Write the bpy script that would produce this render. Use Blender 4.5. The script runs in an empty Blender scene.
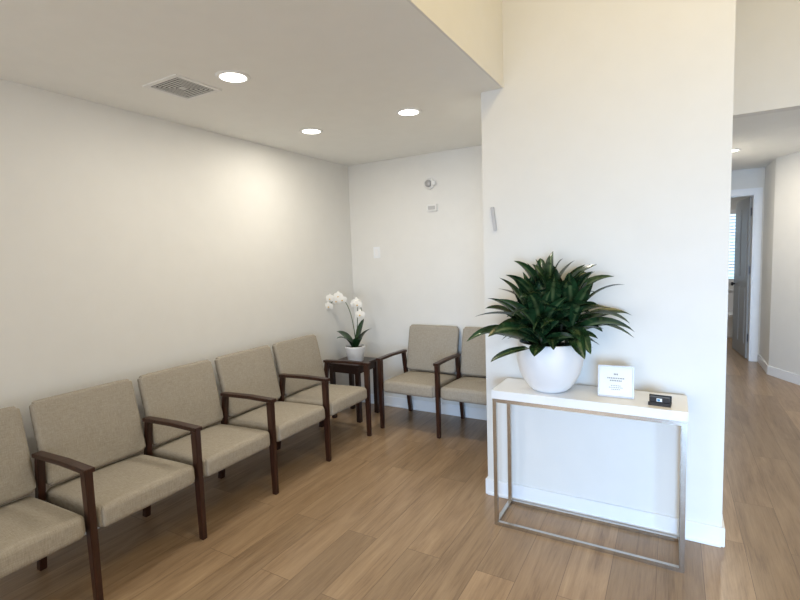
import bpy, bmesh, math, random
import numpy as np
from mathutils import Vector, Matrix
random.seed(7)
scene=bpy.context.scene
scene.view_settings.view_transform='Standard'
COL=scene.collection

# ---------------- materials ----------------
def new_mat(name):
    m=bpy.data.materials.new(name); m.use_nodes=True
    nt=m.node_tree; b=nt.nodes['Principled BSDF']
    return m,nt,b
def plain(name,col,rough=.5,metal=0.0,var=.04,scale=8,bump=0.0,bscale=200,spec=None):
    m,nt,b=new_mat(name)
    tc=nt.nodes.new('ShaderNodeTexCoord')
    n=nt.nodes.new('ShaderNodeTexNoise'); n.inputs['Scale'].default_value=scale; n.inputs['Detail'].default_value=3
    nt.links.new(tc.outputs['Object'],n.inputs['Vector'])
    r=nt.nodes.new('ShaderNodeValToRGB')
    r.color_ramp.elements[0].position=.3; r.color_ramp.elements[1].position=.7
    r.color_ramp.elements[0].color=[c*(1-var) for c in col]+[1]
    r.color_ramp.elements[1].color=[min(1,c*(1+var)) for c in col]+[1]
    nt.links.new(n.outputs['Fac'],r.inputs['Fac']); nt.links.new(r.outputs['Color'],b.inputs['Base Color'])
    b.inputs['Roughness'].default_value=rough; b.inputs['Metallic'].default_value=metal
    if spec is not None: b.inputs['Specular IOR Level'].default_value=spec
    if bump>0:
        n2=nt.nodes.new('ShaderNodeTexNoise'); n2.inputs['Scale'].default_value=bscale
        nt.links.new(tc.outputs['Object'],n2.inputs['Vector'])
        bp=nt.nodes.new('ShaderNodeBump'); bp.inputs['Strength'].default_value=bump; bp.inputs['Distance'].default_value=.002
        nt.links.new(n2.outputs['Fac'],bp.inputs['Height']); nt.links.new(bp.outputs['Normal'],b.inputs['Normal'])
    return m
M_wall=plain('wall_paint',(.785,.778,.752),.6,var=.01,bump=.12,bscale=180,spec=.3)
M_ceil=plain('ceiling_paint',(.88,.88,.85),.8,var=.01,bump=.1,spec=.2)
M_trim=plain('trim_paint',(.86,.88,.91),.35,var=.01)
M_white=plain('white_plastic',(.82,.82,.81),.35,var=.01)
M_grille=plain('grille_metal',(.62,.62,.60),.45,var=.02)
M_dark=plain('painted_recess_shade',(.04,.04,.04),.8)  # near-black for the painted shade inside the vent
M_black=plain('black_plastic',(.012,.012,.014),.3)
M_ceramic=plain('white_ceramic',(.87,.87,.88),.42,var=.01)
M_soil=plain('soil',(.03,.02,.013),.95,var=.5,scale=60,bump=.8,bscale=90)
M_nickel=plain('brushed_nickel',(.53,.50,.46),.22,1.0,var=.05,scale=30)
M_petal=plain('orchid_petal',(.90,.89,.86),.5,var=.03,scale=40)
M_yellow=plain('orchid_lip',(.75,.5,.12),.5)
M_stem=plain('stem_green',(.06,.10,.03),.5)
M_cane=plain('dark_cane',(.03,.035,.015),.6)
M_grey=plain('satin_grey',(.42,.42,.43),.4,.3)
M_silver=plain('pale_silver',(.50,.50,.52),.35,.2)
M_doorp=plain('door_shaded_grey',(.36,.365,.365),.4,var=.01)  # even grey with the shade on the leaf put into its colour
M_paper=plain('printed_paper',(.84,.84,.83),.6,var=.01)
M_ink=plain('grey_ink',(.20,.195,.19),.7)
M_blue=plain('blue_ink',(.05,.25,.45),.5)
M_top=plain('white_stone_top',(.88,.88,.88),.25,var=.012,scale=5)

def emis(name,col,s):
    m,nt,b=new_mat(name)
    b.inputs['Base Color'].default_value=(*col,1)
    b.inputs['Emission Color'].default_value=(*col,1); b.inputs['Emission Strength'].default_value=s
    return m
M_lamp=emis('lamp_lens',(1,.95,.86),9)
M_daywin=emis('daylight_glass',(.58,.80,1),1.5)

def wood(name,c1,c2,rough=.35,axis_scale=(60,60,4)):
    m,nt,b=new_mat(name)
    tc=nt.nodes.new('ShaderNodeTexCoord'); mp=nt.nodes.new('ShaderNodeMapping')
    mp.inputs['Scale'].default_value=axis_scale
    nt.links.new(tc.outputs['Object'],mp.inputs['Vector'])
    n=nt.nodes.new('ShaderNodeTexNoise'); n.inputs['Scale'].default_value=1; n.inputs['Detail'].default_value=5
    nt.links.new(mp.outputs['Vector'],n.inputs['Vector'])
    r=nt.nodes.new('ShaderNodeValToRGB'); r.color_ramp.elements[0].position=.3; r.color_ramp.elements[1].position=.72
    r.color_ramp.elements[0].color=(*c1,1); r.color_ramp.elements[1].color=(*c2,1)
    nt.links.new(n.outputs['Fac'],r.inputs['Fac']); nt.links.new(r.outputs['Color'],b.inputs['Base Color'])
    b.inputs['Roughness'].default_value=rough
    return m
M_wood=wood('dark_walnut',(.023,.0085,.005),(.056,.020,.012),.3)
M_woodt=wood('dark_walnut_top',(.014,.006,.004),(.032,.014,.010),.32,(50,4,50))

def fabric():
    m,nt,b=new_mat('linen_weave')
    L=nt.links
    tc=nt.nodes.new('ShaderNodeTexCoord')
    outs=[]
    for sc in ((30,680,680),(680,34,34)):
        mp=nt.nodes.new('ShaderNodeMapping'); mp.inputs['Scale'].default_value=sc
        L.new(tc.outputs['Object'],mp.inputs['Vector'])
        n=nt.nodes.new('ShaderNodeTexNoise'); n.inputs['Scale'].default_value=1; n.inputs['Detail'].default_value=2
        L.new(mp.outputs['Vector'],n.inputs['Vector']); outs.append(n)
    a=nt.nodes.new('ShaderNodeMath'); a.operation='ADD'
    L.new(outs[0].outputs['Fac'],a.inputs[0]); L.new(outs[1].outputs['Fac'],a.inputs[1])
    h=nt.nodes.new('ShaderNodeMath'); h.operation='MULTIPLY'; h.inputs[1].default_value=.5
    L.new(a.outputs[0],h.inputs[0])
    r=nt.nodes.new('ShaderNodeValToRGB'); r.color_ramp.elements[0].position=.33; r.color_ramp.elements[1].position=.67
    r.color_ramp.elements[0].color=(.270,.238,.194,1); r.color_ramp.elements[1].color=(.435,.394,.332,1)
    L.new(h.outputs[0],r.inputs['Fac']); L.new(r.outputs['Color'],b.inputs['Base Color'])
    b.inputs['Roughness'].default_value=.9; b.inputs['Specular IOR Level'].default_value=.15
    bp=nt.nodes.new('ShaderNodeBump'); bp.inputs['Strength'].default_value=.22; bp.inputs['Distance'].default_value=.0006
    L.new(h.outputs[0],bp.inputs['Height']); L.new(bp.outputs['Normal'],b.inputs['Normal'])
    return m
M_fab=fabric()

def floor_mat():
    m,nt,b=new_mat('oak_planks'); L=nt.links
    tc=nt.nodes.new('ShaderNodeTexCoord'); mp=nt.nodes.new('ShaderNodeMapping')
    mp.inputs['Rotation'].default_value=(0,0,math.radians(90)); mp.inputs['Location'].default_value=(.3,.05,0)
    L.new(tc.outputs['Object'],mp.inputs['Vector'])
    br=nt.nodes.new('ShaderNodeTexBrick')
    br.offset=.37; br.offset_frequency=2
    br.inputs['Color1'].default_value=(0,0,0,1); br.inputs['Color2'].default_value=(1,1,1,1); br.inputs['Mortar'].default_value=(.5,.5,.5,1)
    br.inputs['Scale'].default_value=1; br.inputs['Mortar Size'].default_value=.0014; br.inputs['Mortar Smooth'].default_value=.1
    br.inputs['Brick Width'].default_value=1.35; br.inputs['Row Height'].default_value=.2
    L.new(mp.outputs['Vector'],br.inputs['Vector'])
    mul=nt.nodes.new('ShaderNodeMath'); mul.operation='MULTIPLY'; mul.inputs[1].default_value=37
    L.new(br.outputs['Color'],mul.inputs[0])
    def noise(sc,scale,det,rough,dist):
        mp2=nt.nodes.new('ShaderNodeMapping'); mp2.inputs['Scale'].default_value=sc
        L.new(mp.outputs['Vector'],mp2.inputs['Vector'])
        n=nt.nodes.new('ShaderNodeTexNoise'); n.noise_dimensions='4D'; n.inputs['Scale'].default_value=scale; n.inputs['Detail'].default_value=det; n.inputs['Roughness'].default_value=rough; n.inputs['Distortion'].default_value=dist
        L.new(mp2.outputs['Vector'],n.inputs['Vector']); L.new(mul.outputs[0],n.inputs['W']); return n
    n1=noise((.8,7,1),1.6,6,.6,1.2); n2=noise((3,75,1),1.6,6,.7,.3)
    ad=nt.nodes.new('ShaderNodeMix'); ad.data_type='FLOAT'; ad.inputs['Factor'].default_value=.42
    L.new(n1.outputs['Fac'],ad.inputs['A']); L.new(n2.outputs['Fac'],ad.inputs['B'])
    r=nt.nodes.new('ShaderNodeValToRGB')
    r.color_ramp.elements[0].position=.32; r.color_ramp.elements[0].color=(.165,.104,.057,1)
    r.color_ramp.elements[1].position=.68; r.color_ramp.elements[1].color=(.42,.298,.184,1)
    e=r.color_ramp.elements.new(.49); e.color=(.308,.208,.124,1)
    L.new(ad.outputs['Result'],r.inputs['Fac'])
    hv=nt.nodes.new('ShaderNodeHueSaturation')
    mr=nt.nodes.new('ShaderNodeMapRange'); mr.inputs['To Min'].default_value=.80; mr.inputs['To Max'].default_value=1.15
    L.new(br.outputs['Color'],mr.inputs['Value']); L.new(mr.outputs['Result'],hv.inputs['Value'])
    L.new(r.outputs['Color'],hv.inputs['Color'])
    mx=nt.nodes.new('ShaderNodeMix'); mx.data_type='RGBA'; mx.inputs['B'].default_value=(.095,.058,.032,1)
    L.new(hv.outputs['Color'],mx.inputs['A'])
    mf=nt.nodes.new('ShaderNodeMath'); mf.operation='MULTIPLY'; mf.inputs[1].default_value=.7
    L.new(br.outputs['Fac'],mf.inputs[0]); L.new(mf.outputs[0],mx.inputs['Factor'])
    L.new(mx.outputs['Result'],b.inputs['Base Color'])
    b.inputs['Roughness'].default_value=.30; b.inputs['Specular IOR Level'].default_value=.5
    bp=nt.nodes.new('ShaderNodeBump'); bp.inputs['Strength'].default_value=.08; bp.inputs['Distance'].default_value=.001
    L.new(ad.outputs['Result'],bp.inputs['Height']); L.new(bp.outputs['Normal'],b.inputs['Normal'])
    return m
M_floor=floor_mat()

def leafmat(name,edge,midc,thr,rough=.35,patch=None):
    m,nt,b=new_mat(name); L=nt.links
    at=nt.nodes.new('ShaderNodeAttribute'); at.attribute_name='mid'
    tc=nt.nodes.new('ShaderNodeTexCoord'); n=nt.nodes.new('ShaderNodeTexNoise'); n.inputs['Scale'].default_value=14
    L.new(tc.outputs['Object'],n.inputs['Vector'])
    r=nt.nodes.new('ShaderNodeValToRGB')
    r.color_ramp.elements[0].position=0; r.color_ramp.elements[0].color=(*midc,1)
    r.color_ramp.elements[1].position=thr; r.color_ramp.elements[1].color=(*edge,1)
    L.new(at.outputs['Fac'],r.inputs['Fac'])
    hv=nt.nodes.new('ShaderNodeHueSaturation')
    mr=nt.nodes.new('ShaderNodeMapRange'); mr.inputs['From Min'].default_value=.3; mr.inputs['From Max'].default_value=.7
    mr.inputs['To Min'].default_value=.5; mr.inputs['To Max'].default_value=1.9
    L.new(n.outputs['Fac'],mr.inputs['Value']); L.new(mr.outputs['Result'],hv.inputs['Value']); L.new(r.outputs['Color'],hv.inputs['Color'])
    out=hv.outputs['Color']
    if patch:
        n3=nt.nodes.new('ShaderNodeTexNoise'); n3.inputs['Scale'].default_value=26; n3.inputs['Detail'].default_value=4
        L.new(tc.outputs['Object'],n3.inputs['Vector'])
        r3=nt.nodes.new('ShaderNodeValToRGB'); r3.color_ramp.elements[0].position=.56; r3.color_ramp.elements[0].color=(0,0,0,1)
        r3.color_ramp.elements[1].position=.68; r3.color_ramp.elements[1].color=(.5,.5,.5,1)
        L.new(n3.outputs['Fac'],r3.inputs['Fac'])
        mx=nt.nodes.new('ShaderNodeMix'); mx.data_type='RGBA'; mx.inputs['B'].default_value=(*patch,1)
        L.new(r3.outputs['Color'],mx.inputs['Factor']); L.new(out,mx.inputs['A']); out=mx.outputs['Result']
    L.new(out,b.inputs['Base Color']); b.inputs['Roughness'].default_value=rough
    return m
M_leaf=leafmat('dracaena_leaf',(.010,.032,.012),(.07,.10,.042),.35,.22,(.075,.11,.045))
M_oleaf=leafmat('orchid_leaf',(.010,.034,.011),(.015,.045,.015),.3,.3)

# ---------------- mesh helpers ----------------
def mk(name,bm,mat,parent=None,loc=(0,0,0),rot=(0,0,0),smooth=False):
    me=bpy.data.meshes.new(name); bm.normal_update(); bm.to_mesh(me); bm.free()
    for mt in (mat if isinstance(mat,(list,tuple)) else [mat]): me.materials.append(mt)
    if smooth:
        for p in me.polygons: p.use_smooth=True
    ob=bpy.data.objects.new(name,me); COL.objects.link(ob)
    ob.location=loc; ob.rotation_euler=rot
    if parent: ob.parent=parent
    return ob
def bbox(bm,x0,x1,y0,y1,z0,z1,bev=0,seg=2,mi=0):
    r=bmesh.ops.create_cube(bm,size=1)
    vs=r['verts']
    for v in vs:
        v.co=Vector(((x0+x1)/2+v.co.x*(x1-x0),(y0+y1)/2+v.co.y*(y1-y0),(z0+z1)/2+v.co.z*(z1-z0)))
    es=list({e for v in vs for e in v.link_edges}); fs=list({f for v in vs for f in v.link_faces})
    for f in fs: f.material_index=mi
    if bev: bmesh.ops.bevel(bm,geom=es,offset=bev,segments=seg,affect='EDGES',material=mi)
    return vs
def box(name,x0,x1,y0,y1,z0,z1,mat,parent=None,bev=0):
    bm=bmesh.new(); bbox(bm,x0,x1,y0,y1,z0,z1,bev); return mk(name,bm,mat,parent)
def struct(ob): ob['kind']='structure'; return ob
def empty(name,loc,rot=0,label=None,cat=None,group=None):
    e=bpy.data.objects.new(name,None); e.empty_display_size=.1; COL.objects.link(e); e.location=loc; e.rotation_euler=(0,0,rot)
    if label: e['label']=label
    if cat: e['category']=cat
    if group: e['group']=group
    return e
def ticks(a,r,n):
    k=[0,.12,.3,.55,.8,1]
    inner=list(np.linspace(-(a-r),a-r,n))
    return [-a+r*q for q in k[:-1]]+inner+[a-r*q for q in k[:-1]][::-1]
def cushion_mesh(w,d,h,r,crown=0,n=9,R=.04):
    """rounded box centred on origin; crown = dome on +z; R = corner radius in plan"""
    a,b,c=w/2,d/2,h/2
    T=[ticks(a,r,n),ticks(b,r,n),ticks(c,r,3)]
    bm=bmesh.new(); cache={}
    def V(p):
        key=tuple(round(q,6) for q in p)
        if key in cache: return cache[key]
        core=Vector([max(-(s-r),min(s-r,q)) for s,q in zip((a,b,c),p)])
        dd=Vector(p)-core
        co=core+(dd.normalized()*r if dd.length>1e-9 else dd)
        u,v=co.x/a,co.y/b
        if co.z>0: co.z+=crown*(1-u*u)*(1-v*v)*(co.z/c)
        elif crown: co.z-=crown*.25*(1-u*u)*(1-v*v)*(-co.z/c)
        cx=max(-(a-R),min(a-R,co.x)); cy=max(-(b-R),min(b-R,co.y))
        dx,dy=co.x-cx,co.y-cy
        if abs(dx)>1e-6 and abs(dy)>1e-6:
            m=max(abs(dx),abs(dy)); l=math.hypot(dx,dy)
            co.x=cx+dx*m/l; co.y=cy+dy*m/l
        cache[key]=bm.verts.new(co); return cache[key]
    for ax in range(3):
        o=[i for i in range(3) if i!=ax]
        for sgn in (-1,1):
            s=(a,b,c)[ax]*sgn
            for i in range(len(T[o[0]])-1):
                for j in range(len(T[o[1]])-1):
                    q=[]
                    for (ii,jj) in ((i,j),(i+1,j),(i+1,j+1),(i,j+1)):
                        p=[0,0,0];p[ax]=s;p[o[0]]=T[o[0]][ii];p[o[1]]=T[o[1]][jj];q.append(V(p))
                    if len(set(q))==4:
                        try: bm.faces.new(q)
                        except ValueError: pass
    bmesh.ops.recalc_face_normals(bm,faces=bm.faces)
    return bm
def lathe(bm,prof,seg=48,cx=0,cy=0,mi=0):
    rings=[]
    for (r,z) in prof:
        if r<1e-5: rings.append([bm.verts.new((cx,cy,z))])
        else: rings.append([bm.verts.new((cx+r*math.cos(2*math.pi*i/seg),cy+r*math.sin(2*math.pi*i/seg),z)) for i in range(seg)])
    for A,B in zip(rings[:-1],rings[1:]):
        for i in range(seg):
            j=(i+1)%seg
            if len(A)==1 and len(B)==1: continue
            if len(A)==1: f=bm.faces.new((A[0],B[i],B[j]))
            elif len(B)==1: f=bm.faces.new((A[i],A[j],B[0]))
            else: f=bm.faces.new((A[i],A[j],B[j],B[i]))
            f.material_index=mi; f.smooth=True
    bmesh.ops.recalc_face_normals(bm,faces=bm.faces)
def tube(bm,pts,rad,seg=8):
    rings=[]
    n=len(pts)
    for i,p in enumerate(pts):
        t=(pts[min(i+1,n-1)]-pts[max(i-1,0)]).normalized()
        s=t.cross(Vector((.3,.9,.2))).normalized(); u=t.cross(s)
        r=rad if not callable(rad) else rad(i/(n-1))
        rings.append([bm.verts.new(p+s*r*math.cos(2*math.pi*k/seg)+u*r*math.sin(2*math.pi*k/seg)) for k in range(seg)])
    for A,B in zip(rings[:-1],rings[1:]):
        for k in range(seg):
            f=bm.faces.new((A[k],A[(k+1)%seg],B[(k+1)%seg],B[k])); f.smooth=True
    bm.faces.new(rings[0]); bm.faces.new(rings[-1])
    bmesh.ops.recalc_face_normals(bm,faces=bm.faces)
def leaf(bm,lay,base,az,elev,L,W,droop,fold=.25,n=10,clampf=None,peak=.45,twist=0,w0=.22,tip=.85):
    p=Vector(base);e=elev
    h=Vector((math.cos(az),math.sin(az),0)); side0=Vector((-math.sin(az),math.cos(az),0))
    rows=[]
    for i in range(n+1):
        t=i/n
        d=h*math.cos(e)+Vector((0,0,1))*math.sin(e)
        nrm=-h*math.sin(e)+Vector((0,0,1))*math.cos(e)
        side=side0*math.cos(twist)+nrm*math.sin(twist)
        nn=nrm*math.cos(twist)-side0*math.sin(twist)
        if t<peak: w=W*(w0+(1-w0)*math.sin(t/peak*math.pi/2))
        else: w=W*max(.0,math.cos((t-peak)/(1-peak)*math.pi/2))**tip
        w=max(w,.0008)
        row=[]
        for k,u in enumerate((-1,-.5,0,.5,1)):
            co=p+side*(u*w)+nn*(abs(u)*w*fold)
            if clampf: co=clampf(co)
            v=bm.verts.new(co); v[lay]=abs(u); row.append(v)
        rows.append(row)
        p=p+d*(L/n); e-=droop/n*(.5+t)
    for A,B in zip(rows[:-1],rows[1:]):
        for k in range(4):
            f=bm.faces.new((A[k],A[k+1],B[k+1],B[k])); f.smooth=True

# ---------------- room shell ----------------
XW,YB,YC,CL,CR,XS,H,YH=-3.07,4.287,2.927,-1.057,.245,-.924,2.605,4.588
HT=4.4; XR=2.7; YR=-2.8; T=.12
def S(name,*a,**k): return struct(box(name,*a,**k))
S('floor',XW-T,XR+T,YR-T,11,-.1,0,M_floor)
S('wall_west',XW-T,XW,YR-T,YB+T,0,HT,M_wall)
S('wall_north',XW,CL,YB,YB+T,0,H,M_wall)
S('wall_column',CL,CR,YC,YH+T,0,HT,M_wall)
S('wall_east',XR,XR+T,YR-T,YH+T,0,HT,M_wall)
S('wall_hall_header',CR,XR,YH,YH+T,H,HT,M_wall)
S('ceiling',XW,XS,YR,YC,H,H+.1,M_ceil)
S('ceiling_alcove',XW,CL,YC,YB,H,H+.1,M_ceil)
S('wall_soffit',XS,XS+.012,YR,YC,H-.0005,HT,M_wall)
S('ceiling_upper',XS,XR,YR,YH,HT,HT+.1,M_wall)
def wall_with_openings(name,x0,x1,y0,y1,z1,ops):
    bm=bmesh.new(); cur=x0
    for (a,b,c,d) in ops:
        bbox(bm,cur,a,y0,y1,0,z1)
        if c>0: bbox(bm,a,b,y0,y1,0,c)
        bbox(bm,a,b,y0,y1,d,z1); cur=b
    bbox(bm,cur,x1,y0,y1,0,z1)
    return struct(mk(name,bm,M_wall))
wall_with_openings('wall_south',XW,XR,YR-T,YR,HT,[(-2.2,-.4,.3,2.3),(.3,2.3,.1,2.1)])
for i,(a,b,z0,z1) in enumerate(((-2.2,-.4,.3,2.3),(.3,2.3,.1,2.1))):
    bm=bmesh.new(); m=(a+b)/2
    for q in ((a,a+.06,z0,z1),(b-.06,b,z0,z1),(m-.03,m+.03,z0,z1),(a,b,z0,z0+.06),(a,b,z1-.06,z1)):
        bbox(bm,q[0],q[1],YR-.09,YR-.03,q[2],q[3])
    struct(mk('window_%d'%(i+1),bm,M_trim))

# hall
S('wall_hall_west',CR-.12,CR,YH+T,8.0,0,2.7,M_wall)
S('ceiling_hall',CR-.12,XR,YH+T,8.0,2.62,2.72,M_ceil)
DY=8.0
bm=bmesh.new()
bbox(bm,-1.2,.10,DY,DY+T,0,2.62); bbox(bm,.94,2.6,DY,DY+T,0,2.62); bbox(bm,.10,.94,DY,DY+T,2.28,2.62)
struct(mk('wall_hall_north',bm,M_wall))
bm=bmesh.new()
bbox(bm,.94,1.02,DY-.018,DY,0,2.36,.003); bbox(bm,.02,.10,DY-.018,DY,0,2.36,.003); bbox(bm,.10,.94,DY-.018,DY,2.28,2.36,.003)
bbox(bm,.925,.94,DY,DY+T,0,2.28); bbox(bm,.10,.115,DY,DY+T,0,2.28); bbox(bm,.115,.925,DY,DY+T,2.265,2.28)
struct(mk('trim_1',bm,M_trim))
def prism(name,pts,z0,z1,mat):
    bm=bmesh.new()
    A=[bm.verts.new((x,y,z0)) for x,y in pts]; B=[bm.verts.new((x,y,z1)) for x,y in pts]
    n=len(pts)
    for i in range(n): bm.faces.new((A[i],A[(i+1)%n],B[(i+1)%n],B[i]))
    bm.faces.new(A); bm.faces.new(B)
    bmesh.ops.recalc_face_normals(bm,faces=bm.faces)
    return struct(mk(name,bm,mat))
prism('wall_hall_east',[(1.04,DY),(1.04,7.25),(2.34,4.71),(2.7,4.71),(2.7,DY)],0,2.62,M_wall)
prism('baseboard_hall_east',[(1.04,DY-.02),(1.025,DY-.02),(1.025,7.246),(2.325,4.71),(2.34,4.71),(1.04,7.25)],0,.11,M_trim)
# room beyond the door
S('wall_bath_north',-1.2,2.6,10.6,10.7,0,2.62,M_wall)
S('wall_bath_west',-1.3,-1.2,DY,10.7,0,2.62,M_wall)
S('wall_bath_east',2.6,2.7,DY+.0,10.7,0,2.62,M_wall)
S('ceiling_bath',-1.2,2.6,DY+T,10.6,2.62,2.72,M_ceil)
bm=bmesh.new(); 
for q in ((.12,.20,.92,2.25),(.97,1.04,.92,2.25),(.2,.97,2.17,2.25),(.2,.97,.92,1.0)): bbox(bm,q[0],q[1],10.56,10.6,q[2],q[3])
win=struct(mk('window_3',bm,M_trim))
g=box('window_glass',.2,.97,10.585,10.598,1.0,2.17,M_daywin,win)
bm=bmesh.new()
for i in range(20):
    z=1.02+i*.058
    bbox(bm,.205,.965,10.562,10.58,z,z+.016)
mk('window_blind',bm,M_white,win)
# toilet under the window
to=empty('toilet',(.86,10.15,0),0,'white ceramic toilet beneath a window with blinds','toilet')
bm=bmesh.new()
lathe(bm,[(0,0),(.12,0),(.125,.03),(.10,.14),(.12,.26),(.18,.36),(.19,.395),(.185,.40),(.13,.40),(.10,.30),(0,.25)],32)
for v in bm.verts: v.co.y*=1.25
mk('toilet_bowl',bm,M_ceramic,to,loc=(0,-.08,0))
bm=bmesh.new(); lathe(bm,[(0,.401),(.19,.401),(.193,.415),(.18,.428),(0,.43)],32)
for v in bm.verts: v.co.y*=1.25
mk('toilet_lid',bm,M_white,to,loc=(0,-.08,0))
bm=bmesh.new(); bbox(bm,-.22,.22,.24,.43,.40,.78,.02,3); bbox(bm,-.23,.23,.23,.44,.78,.81,.01,2); bbox(bm,-.10,.10,.10,.30,0,.41,.02,2)
mk('toilet_tank',bm,M_ceramic,to)

# door leaf
door=empty('door_1',(.92,8.145,0),0); door['kind']='structure'
bm=bmesh.new()
bbox(bm,-.80,0,-.02,.02,.01,2.26,.002)
for (z0,z1) in ((.2,1.0),(1.15,2.12)):
    for (x0,x1) in ((-.70,-.44),(-.36,-.10)):
        bbox(bm,x0,x1,-.026,.026,z0,z1,.004)
leafob=mk('door_leaf',bm,M_doorp,door); leafob.rotation_euler=(0,0,math.radians(-84))
bm=bmesh.new()
lathe(bm,[(0,-.07),(.026,-.068),(.034,-.05),(.012,-.035),(.012,.035),(.034,.05),(.026,.068),(0,.07)],20)
kn=mk('door_knob',bm,M_black,leafob,loc=(-.73,0,1.02),rot=(math.pi/2,0,0))
for z in (.25,1.2,2.0):
    bm=bmesh.new(); bbox(bm,-.008,.006,-.028,-.004,z,z+.11); mk('hinge',bm,M_black,door)

# baseboards
def base(name,x0,x1,y0,y1,side,h=.105,t=.014):
    bm=bmesh.new()
    if side=='x+': bbox(bm,x0,x0+t,y0,y1,0,h,.003); bbox(bm,x0,x0+t+.010,y0,y1,0,.02,.004)
    if side=='y-': bbox(bm,x0,x1,y1-t,y1,0,h,.003); bbox(bm,x0,x1,y1-t-.010,y1,0,.02,.004)
    return struct(mk(name,bm,M_trim))
base('baseboard_west',XW,0,YR,YB,'x+')
base('baseboard_north',XW,CL,0,YB,'y-')
base('baseboard_column',CL-.0,CR,0,YC,'y-')
bm=bmesh.new(); bbox(bm,CR,CR+.014,YC-.014,8,0,.105,.003); struct(mk('baseboard_column_side',bm,M_trim))
bm=bmesh.new(); bbox(bm,CL-.014,CL,YC-.014,YB,0,.105,.003); struct(mk('baseboard_column_alcove',bm,M_trim))

# ---------------- chairs ----------------
P=.587
def side_frame(par,x):
    bm=bmesh.new()
    prof=[(-.034,.652),(-.034,.674),(.20,.676),(.475,.664),(.475,.642),(.20,.653)]
    w=.024
    A=[bm.verts.new((x-w,y,z)) for y,z in prof]; B=[bm.verts.new((x+w,y,z)) for y,z in prof]
    n=len(prof)
    for i in range(n): bm.faces.new((A[i],A[(i+1)%n],B[(i+1)%n],B[i]))
    bm.faces.new(A); bm.faces.new(B)
    bmesh.ops.recalc_face_normals(bm,faces=bm.faces)
    bmesh.ops.bevel(bm,geom=bm.edges[:],offset=.0025,segments=2,affect='EDGES')
    mk('armrest',bm,M_wood,par)
    bm=bmesh.new()
    vs=bbox(bm,x-.018,x+.018,-.024,.024,0,.652)
    for v in vs:
        if v.co.z<.1: v.co.x=x+(v.co.x-x)*.85; v.co.y=v.co.y*.75
    bmesh.ops.bevel(bm,geom=bm.edges[:],offset=.003,segments=2,affect='EDGES')
    mk('leg',bm,M_wood,par)
    bm=bmesh.new()
    vs=bbox(bm,x-.017,x+.017,-.02,.02,0,.645)
    for v in vs:
        t=v.co.z/.645
        v.co.y+=.555*(1-t)+.445*t
    bmesh.ops.bevel(bm,geom=bm.edges[:],offset=.003,segments=2,affect='EDGES')
    mk('leg',bm,M_wood,par)
    bm=bmesh.new(); bbox(bm,x-.012,x+.012,.018,.50,.355,.39,.003); mk('side_rail',bm,M_wood,par)
def chair(loc,rot,label,both=False):
    e=empty('waiting_room_chair',loc,rot,label,'chair','upholstered waiting room chairs')
    hw=P/2
    side_frame(e,hw)
    if both: side_frame(e,-hw)
    bm=cushion_mesh(P-.050,.552,.112,.030,crown=.021,R=.040)
    mk('seat',bm,M_fab,e,loc=(0,.247,.398),rot=(math.radians(-2.5),0,0),smooth=True)
    bm=cushion_mesh(P-.042,.46,.055,.024,crown=.017,R=.038)
    bmesh.ops.rotate(bm,cent=(0,0,0),matrix=Matrix.Rotation(math.radians(90),3,'X'),verts=bm.verts)
    for v in bm.verts:   # gentle wrap of the back
        v.co.y-=.014*(v.co.x/(P/2))**2-.005
    mk('backrest',bm,M_fab,e,loc=(0,.52,.686),rot=(math.radians(-13),0,0),smooth=True)
    for yy in (.05,.44):
        bm=bmesh.new(); bbox(bm,-hw+.020,hw-.020,yy,yy+.03,.347,.375,.003); mk('seat_rail',bm,M_wood,e)
    return e
Y0=.52
for i in range(5):
    lab='beige linen chair with dark wood arm along the white wall'
    if i==4: lab='beige linen chair with dark wood arm beside the corner table'
    chair((-2.365,Y0+P*(i+.5),0),math.pi/2,lab,both=(i==0))
chair((-2.36+P/2,3.675,0),0,'beige linen chair with dark wood arms beside the corner table',both=True)
chair((-2.36+P*1.5,3.675,0),0,'beige linen chair next to the white partition wall')

# ---------------- corner table ----------------
tb=empty('side_table',(-2.81,3.88,0),0,'small square dark wood corner table holding a white orchid','table')
bm=bmesh.new(); bbox(bm,-.185,.185,-.19,.19,.548,.572,.004); mk('tabletop',bm,M_woodt,tb)
bm=bmesh.new()
for q in ((-.165,.165,-.178,-.158),(-.165,.165,.158,.178),(-.165,-.145,-.158,.158),(.145,.165,-.158,.158)): bbox(bm,*q,.48,.548)
mk('apron',bm,M_woodt,tb)
for sx in (-1,1):
    for sy in (-1,1):
        bm=bmesh.new(); bbox(bm,sx*.155-.022,sx*.155+.022,sy*.16-.022,sy*.16+.022,0,.548,.003); mk('leg',bm,M_woodt,tb)

# ---------------- orchid ----------------
oc=empty('potted_orchid',(-2.77,3.86,.572),0,'white orchid with two flower stems in a white ceramic pot','plant')
bm=bmesh.new()
lathe(bm,[(0,0),(.070,0),(.077,.006),(.100,.14),(.105,.153),(.099,.158),(.092,.148),(.088,.135),(0,.135)],40); mk('plant_pot',bm,M_ceramic,oc)
bm=bmesh.new(); lathe(bm,[(.0,.144),(.05,.143),(.0895,.137)],24); mk('soil',bm,M_soil,oc)
bm=bmesh.new(); lay=bm.verts.layers.float.new('mid')
for az,el,L,W,dr in ((3.1,1.05,.29,.050,1.2),(.05,1.2,.29,.050,1.0),(5.6,1.1,.24,.046,1.5),(4.0,1.2,.23,.045,1.7),(1.2,1.4,.31,.045,.5)):
    leaf(bm,lay,(0.015*math.cos(az),.015*math.sin(az),.13),az,el,L,W,dr,.18,12,None,.58,0,.45,.6)
mk('foliage',bm,M_oleaf,oc)
def arc(p0,p1,p2,p3,n=16):
    o=[]
    for i in range(n+1):
        t=i/n; o.append(p0*(1-t)**3+p1*3*t*(1-t)**2+p2*3*t*t*(1-t)+p3*t**3)
    return o
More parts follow.
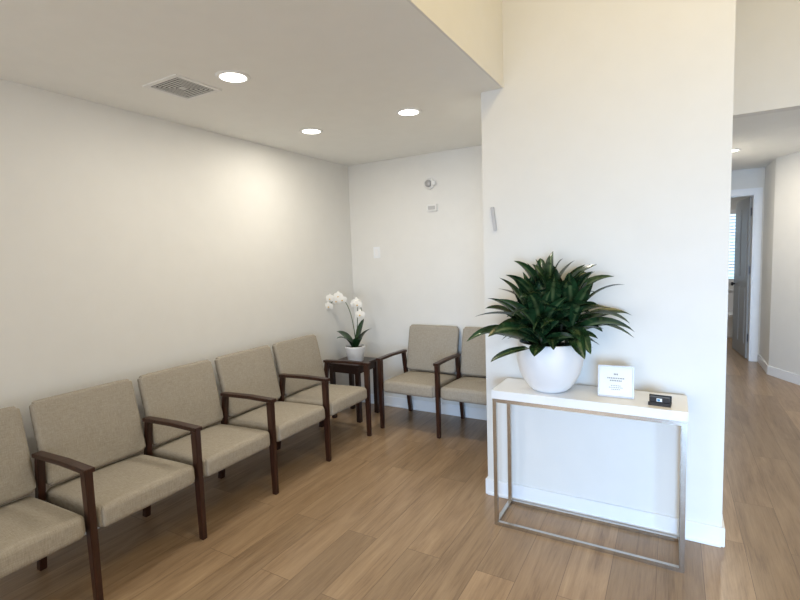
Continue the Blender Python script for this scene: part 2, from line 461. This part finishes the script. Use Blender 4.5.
stems=[arc(Vector((0,0,.12)),Vector((.07,.0,.40)),Vector((.04,-.02,.78)),Vector((.16,-.08,.50))),
       arc(Vector((.01,0,.12)),Vector((.0,.0,.50)),Vector((-.10,.0,.77)),Vector((-.28,-.02,.57)))]
for i,s in enumerate(stems):
    bm=bmesh.new(); tube(bm,s,.0038,7); mk('flower_stem',bm,M_stem,oc)
def flower(par,c,face,r):
    f=face.normalized(); s=f.cross(Vector((0,0,1))).normalized(); u=s.cross(f)
    bm=bmesh.new()
    def petal(ang,L,W,back):
        d=s*math.cos(ang)+u*math.sin(ang); q=s*(-math.sin(ang))+u*math.cos(ang)
        prev=None
        for i in range(7):
            t=i/6; w=W*math.sin(math.pi*min(1,.08+t*.92))**.6 if i<6 else W*.12
            c0=c+d*(L*t)-f*(back*t*t)
            row=[bm.verts.new(c0+q*(w*k)+f*(.004*(1-abs(k)))) for k in (-1,0,1)]
            if prev:
                for k in range(2):
                    ff=bm.faces.new((prev[k],prev[k+1],row[k+1],row[k])); ff.smooth=True
            prev=row
    for a in (90,210,330): petal(math.radians(a),r,r*.38,r*.12)
    for a in (15,165): petal(math.radians(a),r*1.05,r*.56,r*.05)
    n0=len(bm.faces)
    bmesh.ops.create_uvsphere(bm,u_segments=10,v_segments=6,radius=r*.15,matrix=Matrix.Translation(c+f*.01-u*.006))
    bm.faces.ensure_lookup_table()
    for k in range(n0,len(bm.faces)): bm.faces[k].material_index=1
    mk('flower',bm,[M_petal,M_yellow],par)
fl=[(0,16,-1),(0,14,1),(0,12,-1),(0,10,1),(1,16,-2),(1,15,2),(1,13,-2),(1,12,2),(1,10,0)]
for si,i,k in fl:
    p=stems[si][i]+Vector((random.uniform(-.012,.012),-.02+random.uniform(-.02,.02),k*.012+random.uniform(-.015,.015)))
    flower(oc,p,Vector((.45+random.uniform(-.35,.35),-1,-.1+random.uniform(-.2,.2))),.050)

# ---------------- console table ----------------
TX0,TX1,TY0,TY1,TZ=-.903,.073,2.582,2.885,.816
ct=empty('console_table',((TX0+TX1)/2,(TY0+TY1)/2,0),0,'narrow white-topped console table with brushed metal frame','table')
hw=(TX1-TX0)/2; hd=(TY1-TY0)/2
bm=bmesh.new(); bbox(bm,-hw,hw,-hd,hd,TZ-.048,TZ,.0015); mk('tabletop',bm,M_top,ct)
lw=.022; ax=hw-.004; ay=hd-.004
for sx in (-1,1):
    for sy in (-1,1):
        x1=sx*ax; x0=x1-sx*lw; y1=sy*ay; y0=y1-sy*lw
        bm=bmesh.new(); bbox(bm,min(x0,x1),max(x0,x1),min(y0,y1),max(y0,y1),0,TZ-.048,.0015); mk('leg',bm,M_nickel,ct)
for z0 in (0.0,TZ-.048-lw-.0005):
    z1=z0+lw
    for sy in (-1,1):
        y1=sy*ay; y0=y1-sy*lw
        bm=bmesh.new(); bbox(bm,-ax+lw,ax-lw,min(y0,y1),max(y0,y1),z0,z1,.0015); mk('frame_rail',bm,M_nickel,ct)
    for sx in (-1,1):
        x1=sx*ax; x0=x1-sx*lw
        bm=bmesh.new(); bbox(bm,min(x0,x1),max(x0,x1),-ay+lw,ay-lw,z0,z1,.0015); mk('frame_rail',bm,M_nickel,ct)

# ---------------- potted dracaena ----------------
pp=empty('potted_plant',(-.605,2.732,TZ),0,'bushy dark green leafy plant in a rounded white ceramic pot','plant')
k=1.05
bm=bmesh.new()
lathe(bm,[(r*k,z) for r,z in [(0,0),(.080,0),(.092,.006),(.113,.026),(.137,.062),(.157,.105),(.169,.15),(.174,.19),(.172,.225),(.164,.255),(.160,.270),(.159,.279),(.154,.279),(.153,.268),(.155,.245),(.0,.245)]],64); mk('plant_pot',bm,M_ceramic,pp)
bm=bmesh.new(); lathe(bm,[(0,.258),(.08,.256),(.150*k,.250)],32); mk('soil',bm,M_soil,pp)
def clampy(co):
    m=.165
    if co.y>0: co=Vector((co.x,m*math.tanh(co.y/m),co.z))
    rr=math.hypot(co.x,co.y)
    if co.z<.29 and rr>.10 : co=Vector((co.x,co.y,.29-(.29-co.z)*.45))
    if co.z>.74: co=Vector((co.x,co.y,.74+(co.z-.74)*.6))
    return co
bm=bmesh.new(); lay=bm.verts.layers.float.new('mid'); 
heads=[(.01,0,.50),(-.11,.01,.42),(.12,-.01,.43),(-.03,-.08,.36),(.07,.03,.48),(-.05,.05,.47)]
rr=random.Random(11)
for hi,(hx,hy,hz) in enumerate(heads):
    bs=bmesh.new(); tube(bs,[Vector((hx*.7,hy*.7,.24)),Vector((hx,hy,hz-.04))],.010,8); mk('stem',bs,M_cane,pp)
    N=21
    for i in range(N):
        t=i/(N-1)
        az=i*2.39996+hi*1.3+rr.uniform(-.2,.2)
        el=math.radians(-8+84*t**1.05)+rr.uniform(-.2,.2)
        L=rr.uniform(.33,.44)*(1-.26*t)
        if hx and math.cos(az)*hx<0: L*=.8
        leaf(bm,lay,(hx+.01*math.cos(az),hy+.01*math.sin(az),hz-.13+.15*t),az,el+.36,L,rr.uniform(.034,.046),rr.uniform(.6,1.4),.3,12,clampy,.46,rr.uniform(-.8,.8),.22,.85)
# low collar of leaves arching over the rim
for i in range(14):
    az=i*2*math.pi/14+rr.uniform(-.15,.15)
    leaf(bm,lay,(.05*math.cos(az),.05*math.sin(az),.26),az,rr.uniform(.7,1.0),rr.uniform(.22,.30),rr.uniform(.032,.042),rr.uniform(1.3,1.9),.3,12,clampy,.46,rr.uniform(-.5,.5),.3,.85)
mk('foliage',bm,M_leaf,pp)

# ---------------- framed sign ----------------
sg=empty('tabletop_sign',(-.257,2.71,TZ),math.radians(3),'small square framed white sign standing on the console table','sign')
bm=bmesh.new()
w,h=.088,.168; b=.007
for q in ((-w,-w+b,0,h),(w-b,w,0,h),(-w+b,w-b,0,b),(-w+b,w-b,h-b,h)): bbox(bm,q[0],q[1],-.009,.009,q[2],q[3],.002)
fr=mk('frame',bm,M_silver,sg,rot=(math.radians(-8),0,0))
bm=bmesh.new(); bbox(bm,-w+b,w-b,-.002,.004,b,h-b); sh=mk('printed_sheet',bm,M_paper,sg,rot=(math.radians(-8),0,0))
bm=bmesh.new()
for (x,z,l,t) in ((0,.118,.022,.008),(0,.098,.085,.006),(0,.085,.06,.006),(0,.060,.05,.003),(0,.05,.07,.003),(0,.04,.045,.003)):
    n=max(3,int(l/.008))
    for kk in range(n):
        xx=x-l/2+l*(kk+.15)/n
        bbox(bm,xx,xx+l/n*.62,-.003,-.0021,z,z+t)
mk('printed_text',bm,M_ink,sh)
bm=bmesh.new(); bbox(bm,-.02,.02,.010,.014,.0,.14); 
bmesh.ops.rotate(bm,cent=(0,.010,.14),matrix=Matrix.Rotation(math.radians(17),3,'X'),verts=bm.verts)
mk('easel_back',bm,M_grey,fr)

# ---------------- card holder ----------------
ch=empty('card_holder',(-.048,2.665,TZ),math.radians(-4),'small black card holder with a printed card','card holder')
bm=bmesh.new(); bbox(bm,-.05,.05,-.03,.025,0,.008,.002); bbox(bm,-.05,.05,-.033,-.028,0,.018,.001)
vs=bbox(bm,-.05,.05,.012,.022,.0,.044,.001)
mk('holder',bm,M_black,ch)
bm=bmesh.new(); bbox(bm,-.045,.045,-.024,.008,.008,.041,.002); mk('card_stack',bm,M_black,ch)
bm=bmesh.new(); bbox(bm,-.013,.011,-.0255,-.0242,.021,.037); mk('card_emblem',bm,M_paper,ch)
bm=bmesh.new(); bbox(bm,-.010,.002,-.0265,-.0256,.024,.034); mk('card_emblem_mark',bm,M_blue,ch)

# ---------------- ceiling fixtures ----------------
def downlight(x,y,z,r):
    e=empty('ceiling_light',(x,y,z),0,'round white recessed ceiling light, switched on','ceiling light','recessed ceiling lights')
    bm=bmesh.new(); lathe(bm,[(r*.74,-.0005),(r*.76,-.007),(r*.95,-.006),(r,.0),(r*.9,.02),(0,.02)],40); mk('light_trim',bm,M_white,e)
    bm=bmesh.new(); lathe(bm,[(0,-.004),(r*.75,-.004)],40); mk('light_lens',bm,M_lamp,e)
downs=[(-2.08,1.88,H),(-2.46,2.97,H),(-1.61,3.00,H),(.52,6.33,2.62)]
for x,y,z in downs: downlight(x,y,z,.092)

av=empty('air_vent',(-2.435,1.83,H),0,'square white louvered ceiling air vent','air vent')
bm=bmesh.new(); o=.148; wd=.026
for q in ((-o,o,-o,-o+wd),(-o,o,o-wd,o),(-o,-o+wd,-o+wd,o-wd),(o-wd,o,-o+wd,o-wd)): bbox(bm,*q,-.006,.002)
mk('vent_frame',bm,M_white,av)
bm=bmesh.new()
for i,o in enumerate((.112,.094,.076,.058,.040)):
    wd=.0085
    for q in ((-o,o,-o,-o+wd),(-o,o,o-wd,o),(-o,-o+wd,-o+wd,o-wd),(o-wd,o,-o+wd,o-wd)): bbox(bm,*q,-.005,-.003)
bbox(bm,-.022,.022,-.022,.022,-.005,-.003)
mk('vent_grille',bm,M_grille,av)
bm=bmesh.new(); bbox(bm,-.125,.125,-.125,.125,-.0014,.002); mk('vent_shade_sheet',bm,M_dark,av)  # flat dark sheet; its colour stands for the shade behind the louvres

# ---------------- wall fittings ----------------
ss=empty('alarm_strobe',(-2.09,YB,2.31),0,'round white fire alarm strobe on the wall','alarm')
bm=bmesh.new(); lathe(bm,[(0,-.003),(.055,-.003),(.055,.02),(.05,.028),(0,.03)],36); mk('alarm_base',bm,M_white,ss,rot=(math.pi/2,0,0))
bm=bmesh.new(); lathe(bm,[(.0,.03),(.034,.03),(.034,.045),(.022,.055),(0,.057)],28); mk('strobe_lens',bm,M_grey,ss,rot=(math.pi/2,0,0))
bm=bmesh.new(); bbox(bm,.03,.075,-.045,-.01,-.02,.02,.006); mk('sounder',bm,M_white,ss)
th=empty('thermostat',(-2.07,YB,2.075),0,'small white rectangular wall thermostat','thermostat')
bm=bmesh.new(); bbox(bm,-.055,.055,-.022,.003,-.035,.035,.004); mk('thermostat_body',bm,M_white,th)
bm=bmesh.new(); bbox(bm,-.038,.038,-.024,-.0221,-.018,.018,.0005); mk('thermostat_display',bm,M_grey,th)
sw=empty('light_switch',(-2.74,YB,1.66),0,'white rocker light switch plate on the wall','light switch')
bm=bmesh.new(); bbox(bm,-.04,.04,-.007,.003,-.06,.06,.002); mk('switch_plate',bm,M_trim,sw)
bm=bmesh.new(); bbox(bm,-.017,.017,-.011,-.0071,-.034,.034,.001); mk('rocker',bm,M_ceramic,sw)
mz=empty('mezuzah',(-.985,YC,1.82),0,'slim tilted silver mezuzah case on the white wall edge','mezuzah')
bm=bmesh.new(); bbox(bm,-.011,.011,-.014,.003,-.076,.076,.003); mk('case',bm,M_silver,mz,rot=(0,math.radians(-7),0))

# ---------------- lights ----------------
def area(name,loc,rot,sx,sy,en,col,shape='RECTANGLE',spread=None):
    l=bpy.data.lights.new(name,'AREA'); l.shape=shape; l.size=sx; l.size_y=sy; l.energy=en; l.color=col
    if spread: l.spread=spread
    o=bpy.data.objects.new(name,l); COL.objects.link(o); o.location=loc; o.rotation_euler=rot; return o
for x,y,z in downs[:3]: area('downlight_lamp',(x,y,z-.012),(0,0,0),.13,.13,8,(1,.93,.80),'DISK')
area('downlight_lamp',(downs[3][0],downs[3][1],downs[3][2]-.012),(0,0,0),.13,.13,14,(1,.90,.75),'DISK')
area('window_daylight',(1.3,YR-.05,.95),(math.radians(74),0,0),1.9,1.6,98,(.42,.66,1),spread=math.radians(80))
area('window_daylight',(-1.3,YR-.05,1.3),(math.radians(90),0,0),1.7,1.9,58,(.98,.96,.92))
area('unseen_warm_light',(.75,1.3,4.3),(0,0,0),1.2,1.2,52,(1,.765,.37))  # warm light from above; its fitting is unseen
area('unseen_warm_light',(1.3,3.4,4.3),(0,0,0),.6,.6,9,(1,.74,.32))  # unseen lamp added to warm the wall above the hall opening
area('bath_ceiling_lamp',(.6,9.4,2.6),(0,0,0),.4,.4,10,(1,.96,.90))
w=bpy.data.worlds.new('sky'); scene.world=w; w.use_nodes=True
w.node_tree.nodes['Background'].inputs[0].default_value=(.72,.85,1,1); w.node_tree.nodes['Background'].inputs[1].default_value=1.0

# ---------------- camera ----------------
f=474.522;psi,tht,ro=math.radians(30.015),math.radians(5.129),math.radians(-2.007)
F=Vector((-math.sin(psi)*math.cos(tht),math.cos(psi)*math.cos(tht),-math.sin(tht)))
R0=Vector((math.cos(psi),math.sin(psi),0)); U0=R0.cross(F)
R=R0*math.cos(ro)+U0*math.sin(ro); U=R.cross(F)
cd=bpy.data.cameras.new('camera'); cam=bpy.data.objects.new('camera',cd); COL.objects.link(cam)
cd.sensor_width=36; cd.lens=f/800*36; cd.clip_start=.05
mw=Matrix(((R.x,U.x,-F.x,0),(R.y,U.y,-F.y,0),(R.z,U.z,-F.z,1.6),(0,0,0,1)))
cam.matrix_world=mw
scene.camera=cam
